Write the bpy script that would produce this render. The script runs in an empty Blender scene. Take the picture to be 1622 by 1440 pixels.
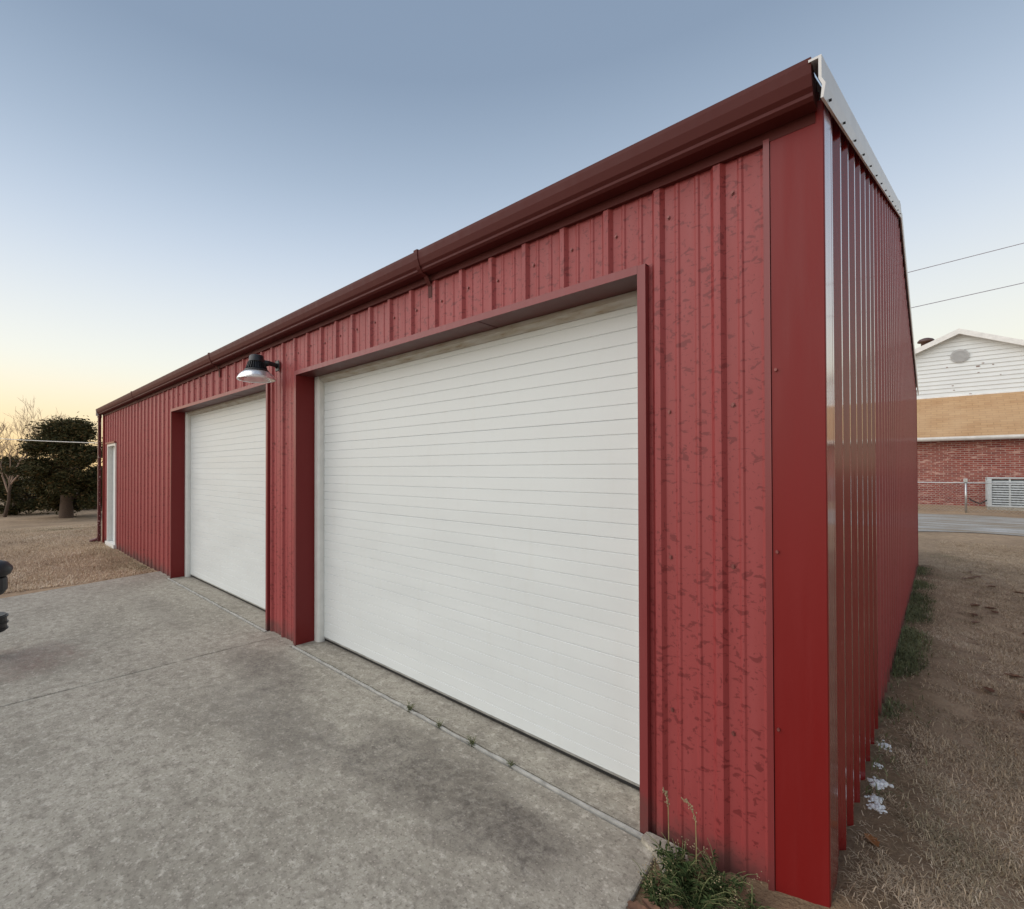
import bpy, math, random
import numpy as np
from mathutils import Vector, Matrix
random.seed(7); rng = np.random.default_rng(7)
S = bpy.context.scene
COL = S.collection
# ------------------------------------------------------------------ camera
CAM = np.array([0.292, -2.095, 1.543])
YAW, PIT, ROL = 0.8027, 0.0088, -0.0015
FPX, PXC, PYC, IW, IH = 768.4, 696.4, 737.9, 1622.0, 1440.0
Fv = np.array([-math.sin(YAW)*math.cos(PIT), math.cos(YAW)*math.cos(PIT), math.sin(PIT)])
r0 = np.array([math.cos(YAW), math.sin(YAW), 0.0]); u0 = np.cross(r0, Fv)
Rv = r0*math.cos(ROL)+u0*math.sin(ROL); Uv = -r0*math.sin(ROL)+u0*math.cos(ROL)
cd = bpy.data.cameras.new('camera'); cam = bpy.data.objects.new('camera', cd); COL.objects.link(cam)
m = Matrix(((Rv[0], Uv[0], -Fv[0], CAM[0]), (Rv[1], Uv[1], -Fv[1], CAM[1]), (Rv[2], Uv[2], -Fv[2], CAM[2]), (0, 0, 0, 1)))
cam.matrix_world = m
cd.sensor_fit = 'HORIZONTAL'; cd.sensor_width = 36; cd.lens = 36*FPX/IW
cd.shift_x = (IW/2-PXC)/IW; cd.shift_y = (PYC-IH/2)/IW
cd.clip_start = 0.02; cd.clip_end = 3000
S.camera = cam
# ------------------------------------------------------------------ sky and sun (just after sunset, glow low beyond the trees)
SUN_AZ = math.radians(199)      # direction towards the glow, measured from +X anticlockwise
SUN_EL = math.radians(3.0)
w = bpy.data.worlds.new('World'); S.world = w; w.use_nodes = True
nt = w.node_tree; bg = nt.nodes['Background']
sky = nt.nodes.new('ShaderNodeTexSky'); sky.sky_type = 'NISHITA'; sky.sun_disc = False
sky.sun_elevation = SUN_EL; sky.sun_rotation = math.pi/2-SUN_AZ
sky.air_density = 1.0; sky.dust_density = 0.6; sky.ozone_density = 2.0; sky.altitude = 200
# twilight sky: pale cream at the horizon, lavender-blue overhead, the same all the way round
tcs = nt.nodes.new('ShaderNodeTexCoord'); sep = nt.nodes.new('ShaderNodeSeparateXYZ'); nt.links.new(tcs.outputs['Generated'], sep.inputs[0])
asn = nt.nodes.new('ShaderNodeMath'); asn.operation = 'ARCSINE'; nt.links.new(sep.outputs[2], asn.inputs[0])
dv = nt.nodes.new('ShaderNodeMath'); dv.operation = 'DIVIDE'; nt.links.new(asn.outputs[0], dv.inputs[0]); dv.inputs[1].default_value = math.pi/2
rp = nt.nodes.new('ShaderNodeValToRGB'); nt.links.new(dv.outputs[0], rp.inputs[0]); E_ = rp.color_ramp; E_.interpolation = 'B_SPLINE'
SKY = [(0, (.82, .75, .50)), (7, (.80, .78, .64)), (14, (.69, .715, .71)), (22, (.49, .565, .67)), (30, (.32, .40, .51)), (39, (.20, .265, .365)), (90, (.15, .205, .30))]
while len(E_.elements) < len(SKY): E_.elements.new(.5)
for el_, (d_, c_) in zip(E_.elements, SKY): el_.position = d_/90; el_.color = (*c_, 1)
sc1 = nt.nodes.new('ShaderNodeVectorMath'); sc1.operation = 'SCALE'; nt.links.new(sky.outputs[0], sc1.inputs[0]); sc1.inputs['Scale'].default_value = 0.015
ad = nt.nodes.new('ShaderNodeVectorMath'); ad.operation = 'ADD'; nt.links.new(sc1.outputs[0], ad.inputs[0]); nt.links.new(rp.outputs[0], ad.inputs[1])
# warm afterglow low around the sun's azimuth
dt = nt.nodes.new('ShaderNodeVectorMath'); dt.operation = 'DOT_PRODUCT'; nt.links.new(tcs.outputs['Generated'], dt.inputs[0]); dt.inputs[1].default_value = (math.cos(SUN_AZ), math.sin(SUN_AZ), 0)
mr = nt.nodes.new('ShaderNodeMapRange'); mr.interpolation_type = 'SMOOTHSTEP'; nt.links.new(dt.outputs['Value'], mr.inputs['Value']); mr.inputs['From Min'].default_value = .45; mr.inputs['From Max'].default_value = 1.0
m2 = nt.nodes.new('ShaderNodeMapRange'); m2.interpolation_type = 'SMOOTHSTEP'; nt.links.new(dv.outputs[0], m2.inputs['Value']); m2.inputs['From Min'].default_value = -.02; m2.inputs['From Max'].default_value = .13; m2.inputs['To Min'].default_value = 1; m2.inputs['To Max'].default_value = 0
mm_ = nt.nodes.new('ShaderNodeMath'); mm_.operation = 'MULTIPLY'; nt.links.new(mr.outputs[0], mm_.inputs[0]); nt.links.new(m2.outputs[0], mm_.inputs[1])
gl = nt.nodes.new('ShaderNodeMix'); gl.data_type = 'RGBA'; nt.links.new(mm_.outputs[0], gl.inputs[0]); nt.links.new(ad.outputs[0], gl.inputs[6]); gl.inputs[7].default_value = (.90, .60, .27, 1)
nt.links.new(gl.outputs[2], bg.inputs[0]); bg.inputs[1].default_value = 1.0
sl = bpy.data.lights.new('sun_fill', 'SUN'); sl.energy = 1.9; sl.angle = math.radians(80); sl.color = (1.0, 0.93, 0.85)
so = bpy.data.objects.new('sun_fill', sl); COL.objects.link(so)
LEL = math.radians(35); LAZ = math.radians(238)       # added broad fill standing in for bright sky, aimed to brighten wall and lawn
sd = Vector((math.cos(LAZ)*math.cos(LEL), math.sin(LAZ)*math.cos(LEL), math.sin(LEL)))
so.rotation_euler = sd.to_track_quat('Z', 'Y').to_euler(); so.location = (-20, 0, 12)
S.view_settings.view_transform = 'Standard'; S.view_settings.look = 'None'
S.view_settings.gamma = 1; S.view_settings.use_curve_mapping = False
S.view_settings.exposure = 0.27
# ------------------------------------------------------------------ pixel helpers (direction only; depth from what the thing touches)
def ray(x, y): return Fv+Rv*(x-PXC)/FPX-Uv*(y-PYC)/FPX
def onz(x, y, z=0.0): d = ray(x, y); return CAM+d*(z-CAM[2])/d[2]
def ony(x, y, Y=0.0): d = ray(x, y); return CAM+d*(Y-CAM[1])/d[1]
def atd(x, y, dep): return CAM+ray(x, y)*dep
# ------------------------------------------------------------------ mesh helpers
class MB:
    def __init__(s): s.v = []; s.f = []
    def add(s, vs, fs):
        o = len(s.v); s.v += [tuple(map(float, q)) for q in vs]; s.f += [tuple(i+o for i in q) for q in fs]; return s
    def box(s, x0, x1, y0, y1, z0, z1):
        return s.add([(x0,y0,z0),(x1,y0,z0),(x1,y1,z0),(x0,y1,z0),(x0,y0,z1),(x1,y0,z1),(x1,y1,z1),(x0,y1,z1)],
                     [(0,3,2,1),(4,5,6,7),(0,1,5,4),(1,2,6,5),(2,3,7,6),(3,0,4,7)])
    def quad(s, a, b, c, d): return s.add([a,b,c,d], [(0,1,2,3)])
    def prism(s, prof, a, b, fn):          # closed profile (p,q) swept from a to b; fn(p,q,t)->xyz
        n = len(prof)
        vs = [fn(p, q, a) for p, q in prof]+[fn(p, q, b) for p, q in prof]
        fs = [(i, (i+1) % n, n+(i+1) % n, n+i) for i in range(n)]+[tuple(range(n-1, -1, -1)), tuple(range(n, 2*n))]
        return s.add(vs, fs)
    def tube(s, pts, rad, n=8, cap=True):
        pts = [Vector(p) for p in pts]
        if not hasattr(rad, '__len__'): rad = [rad]*len(pts)
        vs = []; fs = []; up = None
        for i, p in enumerate(pts):
            t = (pts[min(i+1, len(pts)-1)]-pts[max(i-1, 0)]).normalized()
            if up is None: up = t.orthogonal().normalized()
            up = (up-t*up.dot(t)); up = up.normalized() if up.length > 1e-6 else t.orthogonal().normalized()
            sd_ = t.cross(up)
            for k in range(n):
                a = 2*math.pi*k/n; vs.append(p+(up*math.cos(a)+sd_*math.sin(a))*rad[i])
        for i in range(len(pts)-1):
            for k in range(n): fs.append((i*n+k, i*n+(k+1) % n, (i+1)*n+(k+1) % n, (i+1)*n+k))
        if cap: fs += [tuple(range(n-1, -1, -1)), tuple(range((len(pts)-1)*n, len(pts)*n))]
        return s.add(vs, fs)
    def lathe(s, prof, c, n=32):            # prof (r,z) about vertical axis through c
        vs = []; fs = []; L = len(prof)
        for r, z in prof:
            for k in range(n): a = 2*math.pi*k/n; vs.append((c[0]+r*math.cos(a), c[1]+r*math.sin(a), c[2]+z))
        for i in range(L-1):
            for k in range(n): fs.append((i*n+k, i*n+(k+1) % n, (i+1)*n+(k+1) % n, (i+1)*n+k))
        return s.add(vs, fs)
    def lathe_s(s, prof, c, n=32): return s.lathe([(r*RS, z*ZS) for r, z in prof], c, n)
    def mesh(s, name):
        me = bpy.data.meshes.new(name); me.from_pydata(s.v, [], s.f); me.validate(); me.update(); return me
    def build(s, name, mat, parent=None, smooth=False, bevel=0):
        return link(name, s.mesh(name), mat, parent, smooth, bevel)
def link(name, me, mat, parent=None, smooth=False, bevel=0):
    o = bpy.data.objects.new(name, me); COL.objects.link(o)
    if mat and not me.materials: me.materials.append(mat)
    if smooth:
        me.polygons.foreach_set('use_smooth', [True]*len(me.polygons))
    if bevel:
        b = o.modifiers.new('bevel', 'BEVEL'); b.width = bevel; b.segments = 2; b.limit_method = 'ANGLE'
    if parent: o.parent = parent; o.matrix_parent_inverse = parent.matrix_world.inverted()
    return o
def tag(o, label=None, cat=None, group=None, kind=None):
    if label: o['label'] = label
    if cat: o['category'] = cat
    if group: o['group'] = group
    if kind: o['kind'] = kind
    return o
def empty(name, loc, label, cat, group=None):
    o = bpy.data.objects.new(name, None); COL.objects.link(o); o.location = loc; o.empty_display_size = .2
    o.matrix_world = Matrix.Translation(loc)
    return tag(o, label, cat, group)
def copy_tree(o, loc):
    r = o.copy(); COL.objects.link(r); r.location = loc; r.matrix_world = Matrix.Translation(loc)
    for ch in o.children:
        c = ch.copy(); COL.objects.link(c); c.parent = r; c.matrix_parent_inverse = ch.matrix_parent_inverse
    return r
# ------------------------------------------------------------------ materials
class NG:
    def __init__(s, name):
        s.m = bpy.data.materials.new(name); s.m.use_nodes = True; s.t = s.m.node_tree; s.b = s.t.nodes['Principled BSDF']
    def n(s, typ, **kw):
        q = s.t.nodes.new(typ)
        for k, v in kw.items():
            if k in q.inputs.keys(): s.put(q.inputs[k], v)
            else: setattr(q, k, v)
        return q
    def put(s, inp, v):
        if hasattr(v, 'is_output'): s.t.links.new(v, inp)
        else: inp.default_value = v
    def co(s, scale=(1,1,1), rot=(0,0,0), loc=(0,0,0)):
        tc = s.n('ShaderNodeTexCoord'); mp = s.n('ShaderNodeMapping'); s.t.links.new(tc.outputs['Object'], mp.inputs[0])
        mp.inputs['Scale'].default_value = scale; mp.inputs['Rotation'].default_value = rot; mp.inputs['Location'].default_value = loc
        return mp.outputs[0]
    def geo(s, scale=(1,1,1), rot=(0,0,0)):
        g = s.n('ShaderNodeNewGeometry'); mp = s.n('ShaderNodeMapping'); s.t.links.new(g.outputs['Position'], mp.inputs[0])
        mp.inputs['Scale'].default_value = scale; mp.inputs['Rotation'].default_value = rot
        return mp.outputs[0]
    def noise(s, vec, scale, detail=4, rough=.55, dist=0): 
        q = s.n('ShaderNodeTexNoise', Scale=scale, Detail=detail, Roughness=rough, Distortion=dist); s.t.links.new(vec, q.inputs['Vector']); return q.outputs['Fac']
    def vor(s, vec, scale, feature='F1', out='Distance', rand=1.0):
        q = s.n('ShaderNodeTexVoronoi', feature=feature, Scale=scale, Randomness=rand); s.t.links.new(vec, q.inputs['Vector']); return q.outputs[out]
    def ramp(s, fac, stops, interp='LINEAR'):
        q = s.n('ShaderNodeValToRGB'); s.t.links.new(fac, q.inputs[0]); e = q.color_ramp; e.interpolation = interp
        while len(e.elements) < len(stops): e.elements.new(.5)
        for el, (p, c) in zip(e.elements, stops):
            el.position = p; el.color = (c, c, c, 1) if not hasattr(c, '__len__') else (*c, 1)
        return q.outputs[0]
    def mix(s, fac, a, b, mode='MIX'):
        q = s.n('ShaderNodeMix', data_type='RGBA', blend_type=mode)
        for i, v in ((0, fac), (6, a), (7, b)):
            if hasattr(v, 'is_output'): s.t.links.new(v, q.inputs[i])
            elif i == 0: q.inputs[0].default_value = v
            else: q.inputs[i].default_value = (*v, 1)
        return q.outputs[2]
    def mth(s, op, a, b=None, c=None):
        q = s.n('ShaderNodeMath', operation=op)
        for i, v in enumerate((a, b, c)):
            if v is None: continue
            if hasattr(v, 'is_output'): s.t.links.new(v, q.inputs[i])
            else: q.inputs[i].default_value = v
        return q.outputs[0]
    def sep(s, vec):
        q = s.n('ShaderNodeSeparateXYZ'); s.t.links.new(vec, q.inputs[0]); return q.outputs
    def bump(s, h, strength=.3, dist=.01):
        q = s.n('ShaderNodeBump', Strength=strength, Distance=dist); s.t.links.new(h, q.inputs['Height']); s.t.links.new(q.outputs[0], s.b.inputs['Normal']); return q
    def col(s, v): 
        if hasattr(v, 'is_output'): s.t.links.new(v, s.b.inputs['Base Color'])
        else: s.b.inputs['Base Color'].default_value = (*v, 1)
    def rough(s, v): s.put(s.b.inputs['Roughness'], v)
    def spec(s, v): s.b.inputs['Specular IOR Level'].default_value = v
def plain(name, c, rough=.5, metal=0, var=.12, sc=6, bump=0, spec=.5):
    g = NG(name); v = g.geo(); n = g.noise(v, sc, 5)
    lo = tuple(x*(1-var) for x in c); hi = tuple(min(1, x*(1+var)) for x in c)
    g.col(g.ramp(n, [(.3, lo), (.7, hi)])); g.rough(g.ramp(n, [(.3, max(0, rough-.06)), (.7, rough+.06)]))
    g.b.inputs['Metallic'].default_value = metal; g.spec(spec)
    if bump: g.bump(g.noise(v, sc*8, 4), bump, .005)
    return g.m
def panel_mat(name, base, dark, rough, spots, spec=.5, coat=0, dirty=True):
    g = NG(name); v = g.geo()
    oi = g.n('ShaderNodeObjectInfo').outputs['Random']
    c = g.ramp(oi, [(0, tuple(x*.94 for x in base)), (1, tuple(x*1.05 for x in base))])
    big = g.noise(g.geo((1.2, 1.2, .5)), 2.2, 5)
    c = g.mix(g.ramp(big, [(.35, .0), (.75, .35)]), c, tuple(x*.8 for x in base))
    chalk = g.noise(g.geo((9, 9, .7)), 3.0, 4)                         # faint vertical chalking streaks
    c = g.mix(g.ramp(chalk, [(.5, 0), (.8, .25)]), c, (base[0]*1.12, base[1]*1.6, base[2]*1.6))
    r = g.ramp(chalk, [(.3, rough-.05), (.7, rough+.08)])
    if spots:
        sp = g.noise(g.geo((1, 1, 1.7), (0, math.radians(38), 0)), 26, 3, .6, .6)
        ml = g.noise(v, 2.0, 3)
        s1 = g.ramp(g.mth('ADD', sp, g.mth('MULTIPLY', g.mth('SUBTRACT', ml, .5), .2)), [(.565, 0), (.62, 1)])
        sp2 = g.noise(g.geo((1, 1, .55)), 75, 2, .5)
        s2 = g.ramp(sp2, [(.64, 0), (.69, 1)])
        s = g.mth('MULTIPLY', g.mth('MAXIMUM', s1, s2), spots)
        c = g.mix(s, c, dark); r = g.mix(s, r, (.5, .5, .5))
    z = g.sep(v)[2]
    dn = g.noise(v, 9, 5)
    dirt = g.ramp(g.mth('ADD', z, g.mth('MULTIPLY', g.mth('SUBTRACT', dn, .5), -.3)), [(.0, .8), (.15, 0)])   # soil splashed up along the foot
    if dirty: c = g.mix(dirt, c, (.085, .045, .04))
    if coat:
        g.b.inputs['Coat Weight'].default_value = coat; g.b.inputs['Coat IOR'].default_value = 1.6; g.b.inputs['Coat Roughness'].default_value = .10
    g.col(c); g.rough(r); g.spec(spec)
    g.bump(g.noise(g.geo((1, 1, .35)), 3.0, 2), .03 if coat else .12, .02)
    return g.m
M = {}
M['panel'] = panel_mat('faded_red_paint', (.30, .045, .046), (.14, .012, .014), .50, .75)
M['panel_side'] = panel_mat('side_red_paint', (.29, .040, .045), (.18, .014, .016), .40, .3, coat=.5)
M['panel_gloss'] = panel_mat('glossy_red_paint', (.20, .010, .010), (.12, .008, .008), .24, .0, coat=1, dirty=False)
M['trim'] = panel_mat('trim_red_paint', (.185, .008, .008), (.1, .006, .006), .42, .0, .30, dirty=False)
M['flange'] = panel_mat('polished_trim_paint', (.21, .012, .012), (.1, .006, .006), .35, .0, .3, coat=.9, dirty=False); M['flange'].node_tree.nodes['Principled BSDF'].inputs['Coat IOR'].default_value = 1.55; M['flange'].node_tree.nodes['Principled BSDF'].inputs['Coat Roughness'].default_value = .10
M['liner'] = panel_mat('liner_red_paint', (.17, .013, .013), (.1, .006, .006), .45, .0, .3, dirty=False)
M['trim_matte'] = panel_mat('opening_trim_red', (.21, .030, .032), (.14, .012, .012), .38, .0)
M['gutter'] = panel_mat('gutter_brown_red', (.085, .016, .014), (.04, .01, .01), .55, .0, .22)
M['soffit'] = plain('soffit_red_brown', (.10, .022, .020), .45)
M['seal'] = plain('black_rubber', (.012, .012, .013), .55)
M['black_metal'] = plain('black_powder_coat', (.018, .019, .022), .45)
M['galv'] = plain('galvanised_steel', (.55, .56, .56), .35, .9, .15, 14)
M['screw'] = plain('screw_head', (.20, .06, .055), .4, .3)
M['roof'] = plain('galvalume_roof', (.52, .53, .53), .32, .7)
def white_mat(name, base, warm=True):
    g = NG(name); v = g.geo()
    n = g.noise(g.geo((.6, .6, 2.5)), 2.5, 5); c = g.ramp(n, [(.3, tuple(x*.95 for x in base)), (.7, base)])
    z = g.sep(v)[2]
    d2 = g.noise(g.geo((6, 6, .8)), 3, 4)
    c = g.mix(g.ramp(d2, [(.55, 0), (.8, .08)]), c, (.50, .46, .38))
    st = g.ramp(g.mth('ADD', z, g.mth('MULTIPLY', g.mth('SUBTRACT', d2, .5), .18)), [(2.18, 0), (2.36, .5)]) if False else None
    g.col(c); g.rough(g.ramp(n, [(.3, .38), (.7, .5)]))
    e = g.noise(g.geo((.25, 1, 1.0)), 220, 2)                          # wood-grain embossing of the steel skin
    g.bump(e, .12, .0015); return g.m
M['white_door'] = white_mat('white_door_paint', (.665, .695, .70))
M['white_trim'] = plain('white_vinyl_trim', (.72, .71, .69), .45, 0, .06, 12)
g = NG('rake_white'); n_ = g.noise(g.geo((1, 1, 1)), 5, 5)
g.col(g.ramp(n_, [(.35, (.60, .59, .58)), (.6, (.68, .67, .66)), (.8, (.60, .55, .47))])); g.rough(.34); M['rake'] = g.m
# flaking downspout
g = NG('flaking_downspout'); n_ = g.noise(g.geo((1, 1, .6)), 55, 3)
g.col(g.ramp(n_, [(.63, (.10, .012, .016)), (.67, (.62, .56, .54))])); g.rough(.4); M['downspout'] = g.m
# concrete
def concrete(name, lightness=1.0, stains_and_tint=True):
    g = NG(name); v = g.geo()
    L = lightness
    big = g.noise(g.geo((.8, 1.2, 1)), 1.3, 6, .6)
    c = g.ramp(big, [(.28, (.23*L, .210*L, .172*L)), (.5, (.325*L, .300*L, .25*L)), (.75, (.40*L, .372*L, .312*L))])
    fl = g.noise(v, 21, 8, .76, .15)                                     # weathered cream paste against exposed sand
    c = g.mix(g.ramp(fl, [(.515, 0), (.63, .72)]), c, (.52*L, .485*L, .42*L))
    md = g.noise(g.geo((1, 1, 1)), 12, 8, .78, .1)                       # hand-sized worn patches
    c = g.mix(g.ramp(md, [(.38, .75), (.53, 0)]), c, (.19*L, .168*L, .14*L))
    pit = g.noise(v, 60, 4, .7)
    c = g.mix(g.ramp(pit, [(.53, 0), (.66, .75)]), c, (.14*L, .12*L, .10*L))
    ag = g.vor(v, 95, 'F1', 'Color'); agd = g.vor(v, 95)
    agm = g.mth('MULTIPLY', g.ramp(g.sep(ag)[0], [(.84, 0), (.92, .6)]), g.ramp(agd, [(.15, .8), (.5, 0)]))
    c = g.mix(agm, c, (.60*L, .54*L, .46*L))
    if stains_and_tint:
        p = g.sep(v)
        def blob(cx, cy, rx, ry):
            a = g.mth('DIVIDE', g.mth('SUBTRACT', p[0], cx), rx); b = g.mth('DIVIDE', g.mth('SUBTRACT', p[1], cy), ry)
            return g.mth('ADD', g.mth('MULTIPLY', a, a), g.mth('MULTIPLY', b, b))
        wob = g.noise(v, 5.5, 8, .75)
        for cx, cy, rx, ry, k, colr in ((-1.55, -.42, .75, .34, .8, (.105, .09, .078)), (-3.35, -.42, .7, .26, .75, (.12, .10, .088)), (-.95, -.42, .35, .22, .75, (.10, .085, .075)),
                                        (-2.6, -.75, .9, .3, .55, (.13, .115, .105)), (-4.9, -1.75, .5, .45, .5, (.17, .075, .065)), (-5.8, -.6, 1.2, .2, .35, (.16, .14, .125))):  # dark brown stains, and one oval tinted reddish near the jack
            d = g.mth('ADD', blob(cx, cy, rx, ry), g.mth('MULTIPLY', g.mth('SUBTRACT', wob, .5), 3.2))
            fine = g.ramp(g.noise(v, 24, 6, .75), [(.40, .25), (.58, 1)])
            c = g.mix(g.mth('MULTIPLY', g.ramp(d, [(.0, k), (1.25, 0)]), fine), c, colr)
    g.col(c); g.rough(.88); g.spec(.25)
    g.bump(g.mth('ADD', g.noise(v, 55, 6, .7), g.mth('MULTIPLY', agm, .4)), .5, .006); return g.m
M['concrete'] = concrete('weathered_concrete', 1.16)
M['floor'] = concrete('doorway_concrete', 1.12, False)
M['joint'] = plain('pale_joint_filler', (.42, .41, .38), .8, 0, .3, 20, .3)
# soil and dry grass
g = NG('dry_lawn'); v = g.geo()
a = g.noise(v, .55, 6, .6); b = g.noise(v, 9, 6, .7); c2 = g.noise(v, 70, 4, .7)
c = g.ramp(a, [(.3, (.29, .205, .135)), (.5, (.42, .30, .20)), (.7, (.52, .375, .245))])
c = g.mix(g.ramp(b, [(.45, 0), (.72, .7)]), c, (.19, .135, .09))
c = g.mix(g.ramp(c2, [(.5, 0), (.7, .6)]), c, (.50, .40, .29))
gr = g.noise(v, 1.7, 5, .65)
c = g.mix(g.ramp(gr, [(.6, 0), (.74, .35)]), c, (.085, .09, .04))
p = g.sep(v)
near = g.mth('MULTIPLY', g.ramp(g.mth('ADD', p[0], g.mth('MULTIPLY', g.mth('SUBTRACT', b, .5), -.5)), [(.22, 1), (.5, 0)]), g.ramp(p[0], [(0, 0), (.02, 1)]))
# bare brown soil in a band beside the wall (dripline)
ms = g.n('ShaderNodeMapRange', interpolation_type='SMOOTHSTEP'); 
ms.inputs['From Min'].default_value = .10; ms.inputs['From Max'].default_value = .42
ax = g.mth('ADD', p[0], g.mth('MULTIPLY', g.mth('SUBTRACT', b, .5), .5)); g.t.links.new(ax, ms.inputs['Value'])
band = g.mth('MULTIPLY', g.mth('SUBTRACT', 1.0, ms.outputs[0]), g.mth('GREATER_THAN', p[0], -.6))
band = g.mth('MULTIPLY', band, g.mth('LESS_THAN', p[1], 9.0))
c = g.mix(g.mth('MULTIPLY', band, .85), c, g.ramp(b, [(.3, (.12, .08, .05)), (.7, (.27, .18, .11))]))
g.col(c); g.rough(.95); g.spec(.1)
g.bump(g.mth('ADD', b, g.mth('MULTIPLY', c2, .5)), .9, .03); M['lawn'] = g.m
g = NG('grey_gravel'); v = g.geo(); a = g.noise(g.geo((.5, 1.6, 1)), 1.2, 6, .65); b = g.noise(v, 28, 4, .7)
c = g.ramp(a, [(.36, (.33, .265, .19)), (.48, (.40, .38, .345)), (.64, (.55, .55, .54))])
c = g.mix(g.ramp(g.noise(g.geo((.35, 2.2, 1)), 1.1, 6, .7), [(.48, 0), (.60, .8)]), c, (.30, .23, .15)); c = g.mix(g.ramp(b, [(.45, 0), (.7, .5)]), c, (.16, .15, .14)); g.col(c); g.rough(.95); g.bump(b, .6, .02); M['gravel'] = g.m
def blade_mat(name, dry, green):
    g = NG(name); at = g.n('ShaderNodeAttribute', attribute_name='rnd').outputs['Fac']; ag = g.n('ShaderNodeAttribute', attribute_name='grn').outputs['Fac']
    c = g.mix(ag, g.ramp(at, dry), g.ramp(at, green)); g.col(c); g.rough(.75); g.spec(.2); return g.m
M['blades'] = blade_mat('grass_blades', [(0, (.22, .15, .095)), (.3, (.48, .355, .235)), (.7, (.66, .51, .355)), (1, (.78, .65, .49))],
                        [(0, (.04, .06, .02)), (.5, (.09, .12, .045)), (1, (.18, .20, .09))])
# ------------------------------------------------------------------ terrain
def sst(t): t = np.clip(t, 0, 1); return t*t*(3-2*t)
def H(x, y):
    x = np.asarray(x, float); y = np.asarray(y, float)
    z = -.02-.83*sst((-13.2-x)/16)
    z = z+.17*sst((y-22.4)/2.0)
    z = z+.085*np.exp(-((x-.06)/.30)**2-((y-.0)/.38)**2)
    z = z+.03*np.exp(-((x-.05)/.22)**2)*(y > 0)*(y < 9)
    far = sst((np.hypot(x+6, y)-14)/20)
    z = z+far*(.10*np.sin(x*.21+1)*np.cos(y*.17)+.05*np.sin(x*.6+y*.3))*(y < 14)
    return z
xs = np.unique(np.round(np.r_[-900, -500, -300, -200, -140, -100, np.arange(-80, -32, 4), np.arange(-32, -9, .7), np.arange(-9, -.8, .6), np.arange(-.8, 2.0, .06), np.arange(2, 9, .5), np.arange(9, 40, 4), 60, 100, 200, 400, 900], 4))
ys = np.unique(np.round(np.r_[-900, -400, -200, -100, -60, -40, np.arange(-30, -6, 3), np.arange(-6, -1, .5), np.arange(-1, 1.5, .06), np.arange(1.5, 14, .35), np.arange(14, 30, .8), np.arange(30, 80, 6), 100, 160, 300, 500, 900], 4))
gx, gy = np.meshgrid(xs, ys, indexing='ij')
rg = np.random.default_rng(3)
gz = H(gx, gy)+rg.normal(0, .006, gx.shape)*((np.abs(gx) < 20) & (gy < 15) & (gy > -6))*((gx > .0) | (gx < -8.3) | (gy < -3))
nx, ny = gx.shape
vv = np.stack([gx, gy, gz], -1).reshape(-1, 3)
idx = np.arange(nx*ny).reshape(nx, ny)
ff = np.stack([idx[:-1, :-1], idx[1:, :-1], idx[1:, 1:], idx[:-1, 1:]], -1).reshape(-1, 4)
me = bpy.data.meshes.new('ground'); me.from_pydata(vv.tolist(), [], ff.tolist()); me.update()
tag(link('ground', me, M['lawn'], smooth=True), kind='structure')
# gravel drive beyond the building
gm = MB(); XX = np.arange(-16, 26, .6)
for i in range(len(XX)-1):
    e = lambda x: (15.1+.5*math.sin(x*.7)+.25*math.sin(x*2.1), 21.6+.4*math.sin(x*.5+1)+.2*math.sin(x*1.7))
    a0, a1 = e(XX[i]); b0, b1 = e(XX[i+1])
    K = 8
    for k in range(K):
        f0, f1 = k/K, (k+1)/K
        gm.quad(*[(x, y, float(H(x, y))+.012) for x, y in ((XX[i], a0+(a1-a0)*f0), (XX[i+1], b0+(b1-b0)*f0), (XX[i+1], b0+(b1-b0)*f1), (XX[i], a0+(a1-a0)*f1))])
tag(gm.build('gravel_drive', M['gravel']), kind='structure')
# driveway: slabs with control joints, on one base
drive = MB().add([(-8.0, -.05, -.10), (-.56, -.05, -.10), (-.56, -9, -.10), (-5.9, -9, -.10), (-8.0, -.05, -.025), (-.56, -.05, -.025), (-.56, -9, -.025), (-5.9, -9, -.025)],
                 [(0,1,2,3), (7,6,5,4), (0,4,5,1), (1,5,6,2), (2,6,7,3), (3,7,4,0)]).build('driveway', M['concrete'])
tag(drive, kind='structure')
def leftx(y): return -8.07+.24*(-y)
def slab(x0f, x1f, y0, y1):
    mb = MB(); n = 14; rr = random.Random(int(abs(y0*100))+int(abs(x0f(0)*10)))
    P = []
    for i in range(n+1):
        y = y1+(y0-y1)*i/n; P.append((x0f(y)+rr.uniform(-.006, .006), y))
    Q = []
    for i in range(n+1):
        y = y0+(y1-y0)*i/n; Q.append((x1f(y)+rr.uniform(-.006, .006), y))
    prof = P+Q; k = len(prof)
    mb.add([(x, y, -.09) for x, y in prof]+[(x, y, 0) for x, y in prof], [tuple(range(k, 2*k))]+[(i, (i+1) % k, k+(i+1) % k, k+i) for i in range(k)])
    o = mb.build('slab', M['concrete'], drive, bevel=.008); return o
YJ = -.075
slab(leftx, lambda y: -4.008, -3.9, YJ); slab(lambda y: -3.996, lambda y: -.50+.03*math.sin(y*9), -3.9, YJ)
slab(leftx, lambda y: -4.008, -9, -3.912); slab(lambda y: -3.996, lambda y: -.50+.03*math.sin(y*9), -9, -3.912)
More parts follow.
